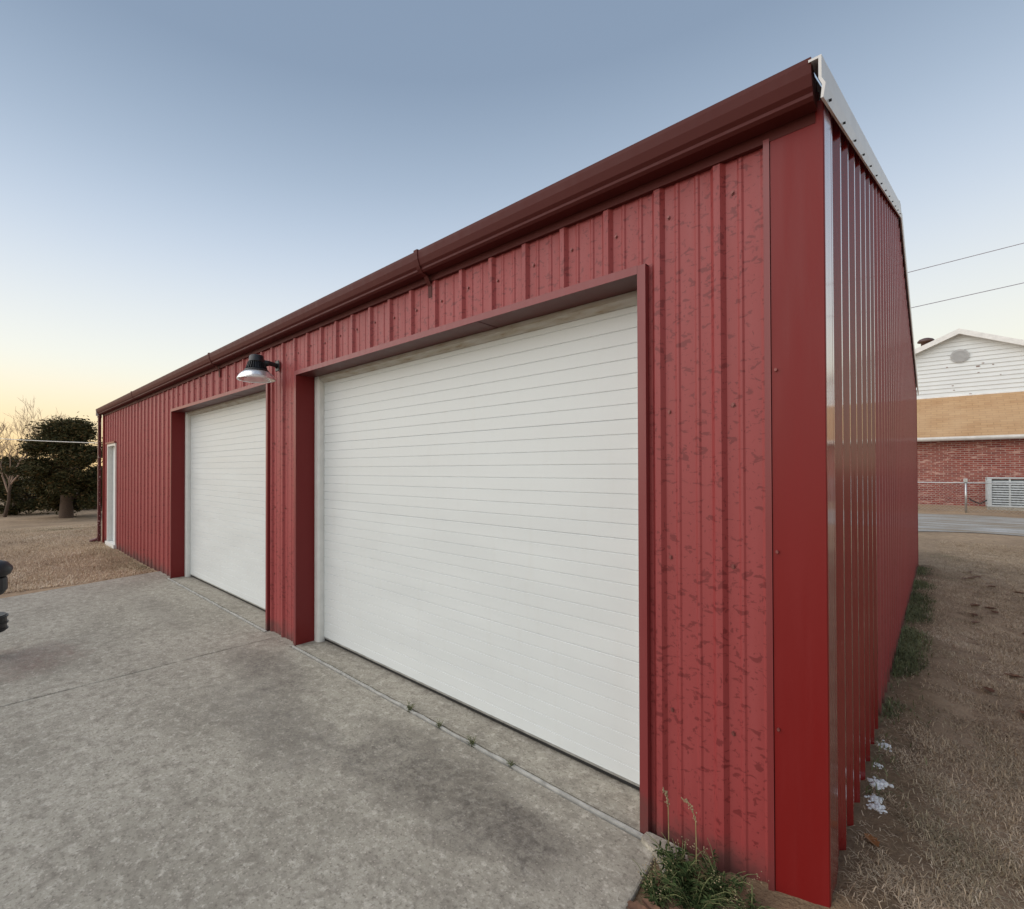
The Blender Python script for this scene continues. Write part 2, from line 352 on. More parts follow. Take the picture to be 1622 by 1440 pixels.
# pale filler strips set in the joint at the doorways
for x0, x1 in ((-7.42, -4.22), (-3.68, -.59)):
    mb = MB(); n = 40; rr = random.Random(5)
    top = [(x0+(x1-x0)*i/n, YJ+.010+rr.uniform(-.004, .002)) for i in range(n+1)]; bot = [(x, y+.017+rr.uniform(-.003, .003)) for x, y in top]
    for i in range(n):
        h0 = .004
        mb.add([(*top[i], h0), (*top[i+1], h0), (*bot[i+1], h0), (*bot[i], h0), (*top[i], -.03), (*top[i+1], -.03), (*bot[i+1], -.03), (*bot[i], -.03)], [(0,1,2,3), (0,4,5,1), (2,6,7,3)])
    mb.build('joint_strip', M['joint'], drive)
gfl = tag(MB().box(-12.46, -.02, .001, 8.7, -.12, .001).build('garage_floor', M['floor']), kind='structure')
for x0, x1 in ((-7.385, -4.266), (-3.674, -.608)): MB().box(x0, x1, -.0345, .0, -.11, .001).build('apron', M['floor'], gfl)
for x0, x1 in ((-8.05, -7.425), (-4.215, -3.685)): MB().box(x0, x1, -.0745, -.0, -.09, -.0015).build('slab_edge', M['concrete'], drive)
# mortar fillet at the slab corner beside the wall foot
mb = MB(); rr = random.Random(2)
ring = [(-.585, -.09), (-.50, -.13), (-.45, -.20), (-.41, -.15), (-.40, -.08), (-.43, -.03), (-.50, -.028), (-.585, -.028)]
k = len(ring)
mb.add([(x, y, -.05) for x, y in ring]+[(x*.985-.008, y*.985-.002, .012+rr.uniform(0, .012)) for x, y in ring]+[(-.5, -.09, .026)],
       [(i, (i+1) % k, k+(i+1) % k, k+i) for i in range(k)]+[(k+i, k+(i+1) % k, 2*k) for i in range(k)])
mb.build('mortar_patch', M['concrete'], drive)
# ------------------------------------------------------------------ the garage
R = .2286; LX = -12.47; WD = 8.74; ZE = 2.80; YR = WD/2; SLOPE = .275; ZR0 = 2.862
def roofz(y): return ZR0+SLOPE*(min(y, WD-y)+.14)
gar = empty('metal_garage', (-6.2, 4.3, 0), 'long red ribbed metal garage with two white overhead doors', 'garage')
def breaks(s0, s1, ph):
    out = [(s0, None), (s1, None)]; k0 = math.floor((s0-ph)/R)-1; k1 = math.ceil((s1-ph)/R)+1
    pts = {}
    for k in range(k0, k1+1):
        c = ph+k*R
        for d, h in ((-.027, 0), (-.0115, .019), (.0115, .019), (.027, 0)): pts[round(c+d, 5)] = h
        for mth in (R/3, 2*R/3):
            for d, h in ((-.011, 0), (-.004, .0042), (.004, .0042), (.011, 0)): pts[round(c+mth+d, 5)] = h
    ks = sorted(pts); vs = [pts[q] for q in ks]
    f = lambda s: float(np.interp(s, ks, vs))
    ss = [s0]+[q for q in ks if s0+1e-4 < q < s1-1e-4]+[s1]
    return [(s, f(s)) for s in ss]
def sheet(rects, ph, fn, mat, flip=False):
    mb = MB()
    for s0, s1, z0, z1 in rects:
        if s1-s0 < .004: continue
        b = breaks(s0, s1, ph); vs = []; fs = []
        for s, h in b:
            zb = z0(s) if callable(z0) else z0; zt = z1(s) if callable(z1) else z1
            vs += [fn(s, h, zb), fn(s, h, zt)]
        for i in range(len(b)-1):
            q = (2*i, 2*i+2, 2*i+3, 2*i+1); fs.append(q[::-1] if flip else q)
        mb.add(vs, fs)
    return mb.build('wall_sheet', mat, gar)
PHF = R*(9-9.347); ZO = 2.387
OPEN = [(-3.669, -.613, 0, ZO), (-7.380, -4.271, 0, ZO), (-12.0, -11.19, 0, 2.10)]
x1 = 0.0; n = 9
edges = [0.0]
n = 8
while True:
    xe = R*(n-9.347)-.05; 
    if xe < LX: break
    edges.append(xe); n -= 4
edges.append(LX); edges = sorted(edges)
for a, b in zip(edges[:-1], edges[1:]):
    cuts = sorted({a, b, *[q for o in OPEN for q in o[:2] if a < q < b]}); rects = []
    for c, d in zip(cuts[:-1], cuts[1:]):
        mid = (c+d)/2; zb = -.03
        for o in OPEN:
            if o[0] < mid < o[1]: zb = o[3]
        rects.append((c, d, zb, ZE))
    sheet(rects, PHF, lambda s, h, z: (s, -h, z), M['panel'])
# gable walls and the back wall
PHS = -.0519
e = 0.0; k = 0
while e < WD-.01:
    e2 = min(e+4*R, WD); 
    if WD-e2 < .3: e2 = WD
    sheet([(e, e2, -.03, lambda s: roofz(s)-.05)] if not (e < YR < e2) else [(e, YR, -.03, lambda s: roofz(s)-.05), (YR, e2, -.03, lambda s: roofz(s)-.05)],
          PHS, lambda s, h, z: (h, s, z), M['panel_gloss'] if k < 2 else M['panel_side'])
    sheet([(e, e2, -.03, lambda s: roofz(s)-.05)] if not (e < YR < e2) else [(e, YR, -.03, lambda s: roofz(s)-.05), (YR, e2, -.03, lambda s: roofz(s)-.05)],
          PHS, lambda s, h, z: (LX-h, s, z), M['panel'], True)
    e = e2; k += 1
e = LX
while e < -.01:
    e2 = min(e+4*R, 0.0)
    if -e2 < .3: e2 = 0.0
    sheet([(e, e2, -.03, ZE)], PHF, lambda s, h, z: (s, WD+h, z), M['panel_side'], True); e = e2
# roof sheets, both slopes, ribs running up the slope
def roof_sheet(xa, xb, front):
    b = breaks(xa, xb, PHF); vs = []; fs = []
    for s, h in b:
        if front: vs += [(s, -.10, roofz(-.10)+h-.0), (s, YR, roofz(YR)+h-.0)]
        else: vs += [(s, YR, roofz(YR)+h-.0), (s, WD+.10, roofz(-.10)+h-.0)]
    for i in range(len(b)-1): fs.append((2*i, 2*i+2, 2*i+3, 2*i+1))
    MB().add(vs, fs).build('roof_sheet', M['roof'], gar)
e = LX-.02
while e < -.01:
    e2 = min(e+4*R, -.004)
    if -.004-e2 < .3: e2 = -.004
    roof_sheet(e, e2, True); roof_sheet(e, e2, False); e = e2
MB().prism([(-.16, -.03), (-.16, -.022), (0, .022), (.16, -.022), (.16, -.03), (0, .012)], LX-.03, .03, lambda p, q, t: (t, YR+p, roofz(YR)+q+.015)).build('ridge_cap', M['roof'], gar)
# corner trims
def corner(cx, cy, sx, sy, wf, ws, mat, z1=ZE, lab=None):
    t = .024
    xo, yo = cx+sx*t, cy+sy*t
    pr = [(cx-sx*wf, yo), (xo-sx*.004, yo), (xo-sx*.002, yo-sy*.002), (xo-sx*.002, yo-sy*.02), (cx-sx*wf, yo-sy*.02)]
    o = MB().prism(pr, -.03, z1, lambda p, q, z: (p, q, z)).build('corner_trim', mat, gar)
    pr = [(xo-sx*.0015, yo-sy*.0025), (xo, yo-sy*.005), (xo, cy-sy*ws), (xo-sx*.02, cy-sy*ws), (xo-sx*.02, yo-sy*.0205), (xo-sx*.0015, yo-sy*.0205)]
    MB().prism(pr, -.03, z1-.001, lambda p, q, z: (p, q, z)).build('side_flange', M['flange'], o)
corner(0, 0, 1, -1, .131, .115, M['trim'], 2.80); corner(LX, 0, -1, -1, .11, .09, M['trim'], 2.80); corner(0, WD, 1, 1, .13, .1, M['trim'], 2.80); corner(LX, WD, -1, 1, .13, .1, M['trim'], 2.80)
# J moulding standing beside the corner trim on the front
MB().box(-.152, -.133, -.028, -.002, -.03, 2.74).build('corner_moulding', M['trim_matte'], gar)
# eave trim board under the gutter
MB().prism([(-.003, 2.728), (-.026, 2.728), (-.026, 2.80), (-.003, 2.80)], LX-.0, -.0, lambda p, q, t: (t, p, q)).build('eave_trim', M['gutter'], gar)
# gutter: moulded front, open top
gp = [(-.030, 2.86), (-.030, 2.765), (-.095, 2.765), (-.108, 2.775), (-.108, 2.787), (-.122, 2.800), (-.135, 2.835), (-.140, 2.868), (-.140, 2.884), (-.130, 2.888), (-.126, 2.882), (-.133, 2.872),
      (-.128, 2.838), (-.116, 2.806), (-.101, 2.790), (-.100, 2.777), (-.093, 2.771), (-.034, 2.771), (-.034, 2.86)]
gut = MB().prism(gp, LX-.10, .006, lambda p, q, t: (t, p, q)).build('gutter', M['gutter'], gar)
MB().prism([(-.034, 2.768), (-.095, 2.768), (-.132, 2.835), (-.132, 2.882), (-.034, 2.86)], .001, .005, lambda p, q, t: (t, p, q)).build('end_cap', M['soffit'], gut)
for sx in (-1.94, -5.55, -9.3):
    o = MB()
    path = [(-.020, 2.63), (-.024, 2.70), (-.06, 2.752), (-.098, 2.762), (-.116, 2.780), (-.126, 2.798), (-.140, 2.835), (-.145, 2.868), (-.145, 2.892), (-.128, 2.894)]
    for (p, q), (p2, q2) in zip(path[:-1], path[1:]):
        dx, dz = p2-p, q2-q; l = math.hypot(dx, dz); nx_, nz_ = dz/l*.004, -dx/l*.004
        o.add([(sx-.016, p, q), (sx+.016, p, q), (sx+.016, p2, q2), (sx-.016, p2, q2), (sx-.016, p+nx_, q+nz_), (sx+.016, p+nx_, q+nz_), (sx+.016, p2+nx_, q2+nz_), (sx-.016, p2+nx_, q2+nz_)],
              [(0,1,2,3), (7,6,5,4), (0,4,5,1), (2,6,7,3), (1,5,6,2), (3,7,4,0)])
    o.build('strap', M['gutter'], gut)
# downspout at the far corner
dsx, dsy = LX-.05, -.075
MB().prism([(-.038, -.03), (.038, -.03), (.038, .03), (-.038, .03)], .0, 2.70, lambda p, q, z: (dsx+p, dsy+q, z)).build('downspout', M['downspout'], gar, bevel=.008)
MB().tube([(dsx, dsy, 2.765), (dsx, dsy, 2.70)], .042, 10).build('downspout_outlet', M['downspout'], gar)
MB().tube([(dsx, dsy, .10), (dsx-.02, dsy-.02, .05), (dsx-.10, dsy-.14, .0)], .037, 10).build('downspout_elbow', M['downspout'], gar)
# rake trims of the near gable, two runs; upper face, canted lower face, hem
def rake(x, sx, ya, yb, matn):
    pr = [(.000, .012), (.034, .012), (.034, -.062), (.044, -.085), (.038, -.128), (.031, -.128), (.035, -.086), (.026, -.062), (.026, .004), (0, .004)]
    MB().prism(pr, ya, yb, lambda p, q, y: (x+sx*p, y, roofz(y)+q)).build('rake_trim', M[matn], gar)
rake(0.0, 1, -.145, YR, 'rake'); rake(0.0, 1, YR+.001, WD+.145, 'rake')
rake(LX, -1, -.145, YR, 'rake'); rake(LX, -1, YR+.001, WD+.145, 'rake')
sc = MB()
for i in range(13):
    y = -.05+i*.34; sc.prism([(.0045*math.cos(a), .0045*math.sin(a)) for a in np.arange(6)*math.pi/3], .0, .007, lambda p, q, t: (.0405+t, y+p, roofz(y)-.118+q))
tag(sc.build('rake_screws', M['seal'], gar), kind='stuff')
# sheet screws
sc = MB(); hexa = [(.0048*math.cos(a), .0062*math.sin(a)) for a in np.arange(6)*math.pi/3]; wash = [(.0070*math.cos(a), .0095*math.sin(a)) for a in np.arange(10)*math.pi/5]
for kk in range(-46, 10):
    x = R*(kk-9.347)+.047
    for z in (.55, 1.18, 1.79, 2.60):
        xx = x+random.uniform(-.006, .006); zz = z+random.uniform(-.012, .012)
        if any(o[0]-.03 < xx < o[1]+.03 and zz < o[3]+.03 for o in OPEN) or xx > -.16 or xx < LX+.12: continue
        sc.prism(wash, 0, .0025, lambda p, q, t: (xx+p, -.0005-t, zz+q)); sc.prism(hexa, .0025, .008, lambda p, q, t: (xx+p, -.0005-t, zz+q))
for kk in range(0, 38):
    y = PHS+R*kk+.05
    for z in (.55, 1.18, 1.79, 2.60):
        if y < .12 or y > WD-.12: continue
        zz = z+random.uniform(-.012, .012)
        sc.prism(wash, 0, .0025, lambda p, q, t: (.0005+t, y+p, zz+q)); sc.prism(hexa, .0025, .008, lambda p, q, t: (.0005+t, y+p, zz+q))
for z in (.62, 1.25, 1.9):
    sc.prism(hexa, 0, .008, lambda p, q, t: (-.118+p, -.0245-t, z+q))
tag(sc.build('sheet_screws', M['screw'], gar), kind='stuff')
# ------------------------------------------------------------------ overhead doors
def overhead(xa, xb, lab):
    jd, yd = .150, .215
    # jamb liners and head liner of the recess
    for sx, x in ((1, xa), (-1, xb)):
        MB().box(min(x, x-sx*.012), max(x, x-sx*.012), -.030, yd+.05, -.03, ZO+.01).build('jamb_liner', M['liner'], gar)
        f0, f1 = (x-sx*.034, x+sx*.001) 
        MB().box(min(f0, f1), max(f0, f1), -.036, -.031, -.03, ZO+.034).build('jamb_trim', M['trim_matte'], gar)
        MB().box(min(f0, f0+sx*.004), max(f0, f0+sx*.004), -.031, .0, -.03, ZO+.034).build('jamb_return', M['trim_matte'], gar)
    MB().box(xa+.001, xb-.001, -.037, -.0315, ZO-.001, ZO+.036).build('head_trim', M['trim_matte'], gar)
    MB().box(xa-.034, xb+.034, -.031, .02, ZO+.030, ZO+.0355).build('head_return', M['trim_matte'], gar)
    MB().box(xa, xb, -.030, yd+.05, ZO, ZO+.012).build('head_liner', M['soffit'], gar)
    mid = xa+(xb-xa)*.66
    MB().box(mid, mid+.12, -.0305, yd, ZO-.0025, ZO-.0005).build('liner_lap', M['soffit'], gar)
    # white stop mouldings at both sides and along the head
    for sx, x in ((1, xa), (-1, xb)):
        MB().prism([(0, 0), (.012, -.004), (.060, -.004), (.072, .014), (.078, .040), (.078, .060), (0, .060)], .0, ZO-.001, lambda p, q, z: (x+sx*p, jd+q, z)).build('stop_moulding', M['white_trim'], gar)
    MB().prism([(0, 0), (0, -.028), (.016, -.034), (.042, -.052), (.060, -.052), (.060, 0)], xa+.0785, xb-.0785, lambda p, q, t: (t, jd+p, ZO-.001+q)).build('head_weatherstrip', M['head_strip'], gar)
    d = MB().box(xa+.02, xb-.02, yd+.02, yd+.05, .03, ZO-.02).build('overhead_door', M['white_door'], gar)
    d['label'] = lab
    ns, st = 4, 8; z0 = .034; hh = (ZO-.012-z0)/ns
    for i in range(ns):
        a = z0+i*hh; mb = MB(); vs = []; prof = []
        zs = np.linspace(a, a+hh, st+1)
        prof.append((.030, zs[0]+.0002)); prof.append((.0042, zs[0]+.0002)); prof.append((.0, zs[0]+.0030))
        for z in zs[1:-1]:
            prof += [(.0, z-.0040), (.0042, z-.0010), (.0042, z+.0006), (.0, z+.0030)]
        prof += [(.0, zs[-1]-.0040), (.0042, zs[-1]-.0002), (.030, zs[-1]-.0002)]
        mb.prism(prof, xa+.03, xb-.03, lambda p, q, t: (t, yd+p-.010, q))
        mb.build('section', M['white_door'], d)
    MB().prism([(0, .034), (0, .012), (.012, .0015), (.034, .0015), (.040, .012), (.040, .034)], xa+.04, xb-.04, lambda p, q, t: (t, yd-.006+p, q)).build('bottom_seal', M['seal'], d)
    MB().box(xa+.04, xb-.04, yd-.012, yd+.03, .030, .0425).build('bottom_rail', M['galv'], d)
g = NG('stained_weatherstrip'); n_ = g.noise(g.geo((1.2, 1, 8)), 6, 5)
g.col(g.ramp(n_, [(.4, (.50, .475, .43)), (.6, (.42, .37, .30)), (.75, (.26, .17, .09))])); g.rough(.5); M['head_strip'] = g.m
overhead(-3.669, -.613, 'white overhead door on the wide bay near the corner'); overhead(-7.380, -4.271, 'white overhead door beneath the lamp')
# ------------------------------------------------------------------ entry door at the far end
xa, xb, zt = -12.0, -11.19, 2.10
for x0, x1_ in ((xa, xa+.05), (xb-.05, xb)):
    MB().box(x0, x1_, -.022, .13, .06, zt-.05).build('door_jamb', M['white_trim'], gar)
MB().box(xa, xb, -.022, .13, zt-.05, zt).build('door_head', M['white_trim'], gar)
MB().box(xa-.02, xb+.02, -.05, .13, -.02, .058).build('door_sill', M['white_trim'], gar)
MB().box(xa-.03, xb+.03, -.05, -.0225, zt+.001, zt+.03).build('drip_cap', M['trim_matte'], gar)
ed = MB().box(xa+.052, xb-.052, .07, .112, .065, zt-.053).build('entry_door', M['white_door'], gar)
for z0, z1 in ((.2, .55), (.68, 1.05), (1.2, 1.55), (1.65, 1.92)):
    for u0_, u1_ in ((.10, .33), (.40, .63)): MB().box(xa+.052+u0_, xa+.052+u1_, .064, .069, z0, z1).build('raised_panel', M['white_door'], ed, bevel=.004)
MB().lathe([(.0, -.03), (.026, -.02), (.03, 0), (.026, .02), (0, .03)], (xb-.12, .035, 1.0), 12).build('door_knob', M['galv'], ed)
MB().box(xb-.128, xb-.112, .036, .0695, .992, 1.008).build('knob_stem', M['galv'], ed)
# ------------------------------------------------------------------ barn lamp on the pier between the doors
lx, ly, lz = -4.05, -.225, 2.385; ZS, RS = .72, .88
lamp = empty('barn_lamp', (-4.05, 0, lz+.22), 'black dusk-to-dawn lamp with clear bowl on a wall arm above the doors', 'lamp')
mb = MB(); mb.lathe_s([(0, .290), (.060, .288), (.072, .275), (.076, .215), (.080, .205), (.0, .205)], (lx, ly, lz), 28); mb.build('photocell_cap', M['black_metal'], lamp, True)
fin = MB()
fin.lathe_s([(0, .206), (.062, .206), (.085, .120), (.115, .105), (.122, .092), (.122, .082), (0, .082)], (lx, ly, lz), 32)
for k in range(26):
    a = 2*math.pi*k/26; c_, s_ = math.cos(a), math.sin(a)
    P = [(.060, .204), (.086, .200), (.108, .118), (.082, .118)]; t = .0026
    vs = [(lx+r*RS*c_-t*s_*sg, ly+r*RS*s_+t*c_*sg, lz+z*ZS) for sg in (-1, 1) for r, z in P]
    fin.add(vs, [(0,1,2,3), (7,6,5,4), (0,4,5,1), (1,5,6,2), (2,6,7,3), (3,7,4,0)])
fin.build('finned_housing', M['black_metal'], lamp)
g = NG('clear_refractor'); g.col((.90, .89, .89)); g.rough(.28); g.b.inputs['Transmission Weight'].default_value = .72; g.b.inputs['IOR'].default_value = 1.45; M['refr'] = g.m
g = NG('white_reflector'); g.col((.72, .72, .72)); g.rough(.35); M['refl'] = g.m
MB().lathe_s([(.105, .086), (.128, .076), (.150, .058), (.172, .030), (.188, -.002), (.192, -.018), (.190, -.024), (.184, -.018), (.180, -.002), (.166, .027), (.146, .052), (.126, .069), (.105, .078)], (lx, ly, lz), 48).build('bowl', M['refr'], lamp, True)
MB().lathe_s([(0, .0815), (.108, .0815), (.102, .068), (0, .068)], (lx, ly, lz), 32).build('lens', M['refl'], lamp)
MB().tube([(lx, ly+.065, lz+.20*ZS), (lx, -.10, lz+.212*ZS), (lx, -.05, lz+.205*ZS), (lx, -.022, lz+.19*ZS)], [.034, .022, .020, .026], 14).build('arm', M['black_metal'], lamp, True)
MB().box(lx-.035, lx+.035, -.030, -.019, lz+.09, lz+.19).build('wall_bracket', M['black_metal'], lamp, bevel=.004)
# ------------------------------------------------------------------ neighbour's brick house
HY = 25.2; HXL, HXR = -9.0, 13.0
g = NG('red_brick'); v = g.geo((1, 1, 1), (math.radians(90), 0, 0)); bt = g.n('ShaderNodeTexBrick')
bt.inputs['Scale'].default_value = 1; bt.inputs['Brick Width'].default_value = .225; bt.inputs['Row Height'].default_value = .078; bt.inputs['Mortar Size'].default_value = .010
bt.inputs['Color1'].default_value = (.30, .075, .055, 1); bt.inputs['Color2'].default_value = (.21, .045, .038, 1); bt.inputs['Mortar'].default_value = (.36, .27, .23, 1); bt.inputs['Bias'].default_value = -.1
tc = g.n('ShaderNodeNewGeometry'); sx_ = g.sep(tc.outputs['Position']); cb = g.n('ShaderNodeCombineXYZ'); g.t.links.new(sx_[0], cb.inputs[0]); g.t.links.new(sx_[2], cb.inputs[1]); g.t.links.new(cb.outputs[0], bt.inputs['Vector'])
vb = g.noise(g.geo((2.2, 1, 9)), 1.6, 3, .6)
c = g.mix(g.ramp(vb, [(.56, 0), (.66, .8)]), bt.outputs['Color'], (.55, .34, .28))
c = g.mix(g.ramp(vb, [(.30, .6), (.38, 0)]), c, (.11, .04, .042))
g.col(c); g.rough(.9); g.bump(bt.outputs['Fac'], -.6, .01); M['brick'] = g.m
g = NG('tan_shingles'); v = g.geo(); bt = g.n('ShaderNodeTexBrick'); mp = g.geo((1, 1, 1)); g.t.links.new(mp, bt.inputs['Vector'])
bt.inputs['Scale'].default_value = 1; bt.inputs['Brick Width'].default_value = .33; bt.inputs['Row Height'].default_value = .14; bt.inputs['Mortar Size'].default_value = .012
bt.inputs['Color1'].default_value = (.50, .31, .16, 1); bt.inputs['Color2'].default_value = (.43, .25, .125, 1); bt.inputs['Mortar'].default_value = (.36, .21, .105, 1)
nn = g.noise(v, 1.2, 5, .6); c = g.mix(g.ramp(nn, [(.35, 0), (.7, .55)]), bt.outputs['Color'], (.60, .41, .24)); g.col(c); g.rough(.92); g.bump(bt.outputs['Fac'], -.5, .01); M['shingle'] = g.m
M['siding'] = plain('white_siding', (.72, .745, .75), .55, 0, .05, 2)
M['fascia'] = plain('white_fascia', (.80, .79, .77), .5)
M['vent'] = plain('grey_vent', (.45, .45, .45), .6)
M['chip'] = plain('bare_patch', (.30, .22, .20), .8)
hs = empty('brick_house', (2.0, HY+4, .15), 'brick house with tan shingle skirt roof and white sided gable', 'house')
GY = HY+2.1
ztop = ony(1530, 697, HY)[2]; zsb = ony(1530, 627, GY)[2]; pk = ony(1519, 523, GY); PX, PZ = float(pk[0]), float(pk[2])
MB().box(HXL, HXR, HY, HY+9, -.2, ztop).build('brick_wall', M['brick'], hs)
for i in range(int((HXR-HXL)/.078)):     # soldier course under the eave
    x = HXL+i*.078
    if -2 < x < 6: MB().box(x+.005, x+.073, HY-.012, HY-.001, ztop-.24, ztop-.02).build('brick', M['brick'], hs)
zt0 = ztop+.04
MB().box(HXL-.4, HXR+.4, HY-.42, HY+.02, ztop-.02, ztop+.005).build('soffit', M['fascia'], hs)
MB().prism([(-.42, .0), (-.52, .0), (-.56, .05), (-.57, .12), (-.42, .12)], HXL-.4, HXR+.4, lambda p, q, t: (t, HY+p, ztop+q)).build('gutter', M['fascia'], hs)
MB().add([(HXL-.4, HY-.46, zt0+.09), (HXR+.4, HY-.46, zt0+.09), (HXR+.4, GY+.02, zsb+.02), (HXL-.4, GY+.02, zsb+.02), (HXL-.4, HY-.46, zt0+.06), (HXR+.4, HY-.46, zt0+.06), (HXR+.4, GY+.02, zsb-.15), (HXL-.4, GY+.02, zsb-.15)],
         [(0,1,2,3), (7,6,5,4), (0,4,5,1), (1,5,6,2), (3,2,6,7), (0,3,7,4)]).build('skirt_roof', M['shingle'], hs)
TANG = .475; HWG = 5.2
MB().add([(PX-HWG, GY+.05, zsb-.3), (PX+HWG, GY+.05, zsb-.3), (PX+HWG, GY+.05, PZ-.12-HWG*TANG), (PX, GY+.05, PZ-.12), (PX-HWG, GY+.05, PZ-.12-HWG*TANG)]+
         [(PX-HWG, GY+8, zsb-.3), (PX+HWG, GY+8, zsb-.3), (PX+HWG, GY+8, PZ-.12-HWG*TANG), (PX, GY+8, PZ-.12), (PX-HWG, GY+8, PZ-.12-HWG*TANG)],
         [(0,1,2,3,4), (9,8,7,6,5), (0,5,6,1), (1,6,7,2), (4,9,5,0)]).build('gable_wall', M['siding'], hs)
z = zsb+.03; lap = .172
while z < PZ-.3:
    z1 = z+lap
    hwf = lambda zz: min(HWG, (PZ-.14-zz)/TANG)
    a, b = hwf(z), max(.02, hwf(z1))
    MB().add([(PX-a, GY-.004, z), (PX+a, GY-.004, z), (PX+b, GY+.03, z1), (PX-b, GY+.03, z1), (PX-a, GY+.045, z), (PX+a, GY+.045, z)], [(0,1,2,3), (0,4,5,1)]).build('siding_board', M['siding'], hs)
    z = z1
MB().box(PX-HWG, PX+HWG, GY-.02, GY+.04, zsb+.0, zsb+.05).build('starter_trim', M['fascia'], hs)
for sg in (-1, 1):
    dz = -HWG*TANG-.4*TANG; X2 = PX+sg*(HWG+.4)
    def slopeboard(y0, y1, t0, t1, nm, mt, par=hs):
        return MB().add([(PX, y0, PZ+t0), (X2, y0, PZ+dz+t0), (X2, y0, PZ+dz+t1), (PX, y0, PZ+t1), (PX, y1, PZ+t0), (X2, y1, PZ+dz+t0), (X2, y1, PZ+dz+t1), (PX, y1, PZ+t1)],
                 [(0,1,2,3), (7,6,5,4), (0,4,5,1), (1,5,6,2), (2,6,7,3), (3,7,4,0)]).build(nm, mt, par)
    slopeboard(GY-.30, GY-.27, -.20, .012, 'rake_board', M['fascia'])
    slopeboard(GY-.27, GY+.04, -.13, -.11, 'soffit', M['fascia'])
    slopeboard(GY-.265, GY+8.2, -.02, .015, 'roof', M['shingle'])
vc = ony(1520, 564, GY)
vt = MB().prism([(.27*math.cos(a), .275*math.sin(a)) for a in np.arange(32)*math.pi/16], .0, .03, lambda p, q, t: (vc[0]+p, GY-.01-t, vc[2]+q)).build('gable_vent', M['vent'], hs)
for i in range(9):
    zz = -.2+i*.05; hw = math.sqrt(max(0, .235**2-zz**2))
    MB().add([(vc[0]-hw, GY-.042, vc[2]+zz-.012), (vc[0]+hw, GY-.042, vc[2]+zz-.012), (vc[0]+hw, GY-.06, vc[2]+zz-.02), (vc[0]-hw, GY-.06, vc[2]+zz-.02), (vc[0]-hw, GY-.040, vc[2]+zz+.018), (vc[0]+hw, GY-.040, vc[2]+zz+.018)], [(2,3,0,1), (3,2,5,4)]).build('slat', M['vent'], vt)
for x, y, w_ in ((1549, 580, .07), (1557, 575, .05), (1550, 590, .04), (1500, 582, .04), (1509, 611, .04), (1511, 618, .035), (1537, 624, .05), (1573, 577, .035), (1585, 593, .03)):
    q = ony(x, y, GY-.006); MB().box(q[0]-w_*.7, q[0]+w_*.7, GY-.010, GY-.003+.02, q[2]-w_*.35, q[2]+w_*.35).build('bare_patch', M['chip'], hs)
tv = ony(1467, 556, GY+.5); tz = PZ-abs(tv[0]-PX)*TANG+.10
M['rv'] = plain('brown_roof_vent', (.10, .06, .055), .5)
MB().lathe([(.16, -.35), (.16, .12), (.27, .13), (.28, .18), (.22, .26), (.10, .31), (0, .32)], (tv[0], GY+.5, tz), 20).build('roof_vent', M['rv'], hs, True)
# air conditioner on its pad beside the brick wall
AX, AY = 1.93, HY-.85; AZ = float(H(AX, AY))
M['ac'] = plain('pale_grey_enamel', (.52, .55, .56), .5); M['ac_dark'] = plain('coil_fins', (.16, .18, .19), .6)
acu = empty('air_conditioner', (AX, AY, AZ), 'pale grey louvred air conditioner standing by the brick wall', 'air conditioner')
W2 = .47; zb, ztp = AZ+.07, AZ+1.06
MB().box(AX-W2-.06, AX+W2+.06, AY-W2-.06, AY+W2+.06, AZ-.05, AZ+.065).build('pad', M['concrete'], acu, bevel=.01)
MB().box(AX-W2+.04, AX+W2-.04, AY-W2+.04, AY+W2-.04, zb, ztp-.03).build('coil', M['ac_dark'], acu)
for sx, sy in ((-1,-1), (1,-1), (1,1), (-1,1)):
    MB().box(AX+sx*W2-.055, AX+sx*W2+.055, AY+sy*W2-.055, AY+sy*W2+.055, zb, ztp).build('corner_post', M['ac'], acu, bevel=.01)
MB().box(AX-W2-.06, AX+W2+.06, AY-W2-.06, AY+W2+.06, ztp, ztp+.04).build('lid', M['ac'], acu, bevel=.012)
MB().box(AX-W2-.058, AX+W2+.058, AY-W2-.058, AY+W2+.058, zb, zb+.06).build('base_pan', M['ac'], acu, bevel=.008)
MB().box(AX-.025, AX+.025, AY-W2-.02, AY-W2+.0, zb+.06, ztp).build('stile', M['ac'], acu)
for i in range(10):
    z = zb+.10+i*.085
    MB().add([(AX-W2+.05, AY-W2-.035, z), (AX+W2-.05, AY-W2-.035, z), (AX+W2-.05, AY-W2+.005, z+.045), (AX-W2+.05, AY-W2+.005, z+.045), (AX-W2+.05, AY-W2-.031, z-.004), (AX+W2-.05, AY-W2-.031, z-.004), (AX+W2-.05, AY-W2+.009, z+.041), (AX-W2+.05, AY-W2+.009, z+.041)],
             [(0,1,2,3), (7,6,5,4), (0,4,5,1), (2,6,7,3)]).build('louvre', M['ac'], acu)
    MB().add([(AX-W2-.035, AY+W2-.05, z), (AX-W2-.035, AY-W2+.05, z), (AX-W2+.005, AY-W2+.05, z+.045), (AX-W2+.005, AY+W2-.05, z+.045)], [(0,1,2,3)]).build('louvre', M['ac'], acu)
lp = [(AX-W2-.03, AY+.2, zb+.2), (AX-W2-.2, AY+.35, AZ+.12), (AX-W2-.4, AY+.6, AZ+.22), (AX-W2-.45, HY-.0, AZ+.28)]
MB().tube(lp, .022, 8).build('refrigerant_line', M['seal'], acu, True)
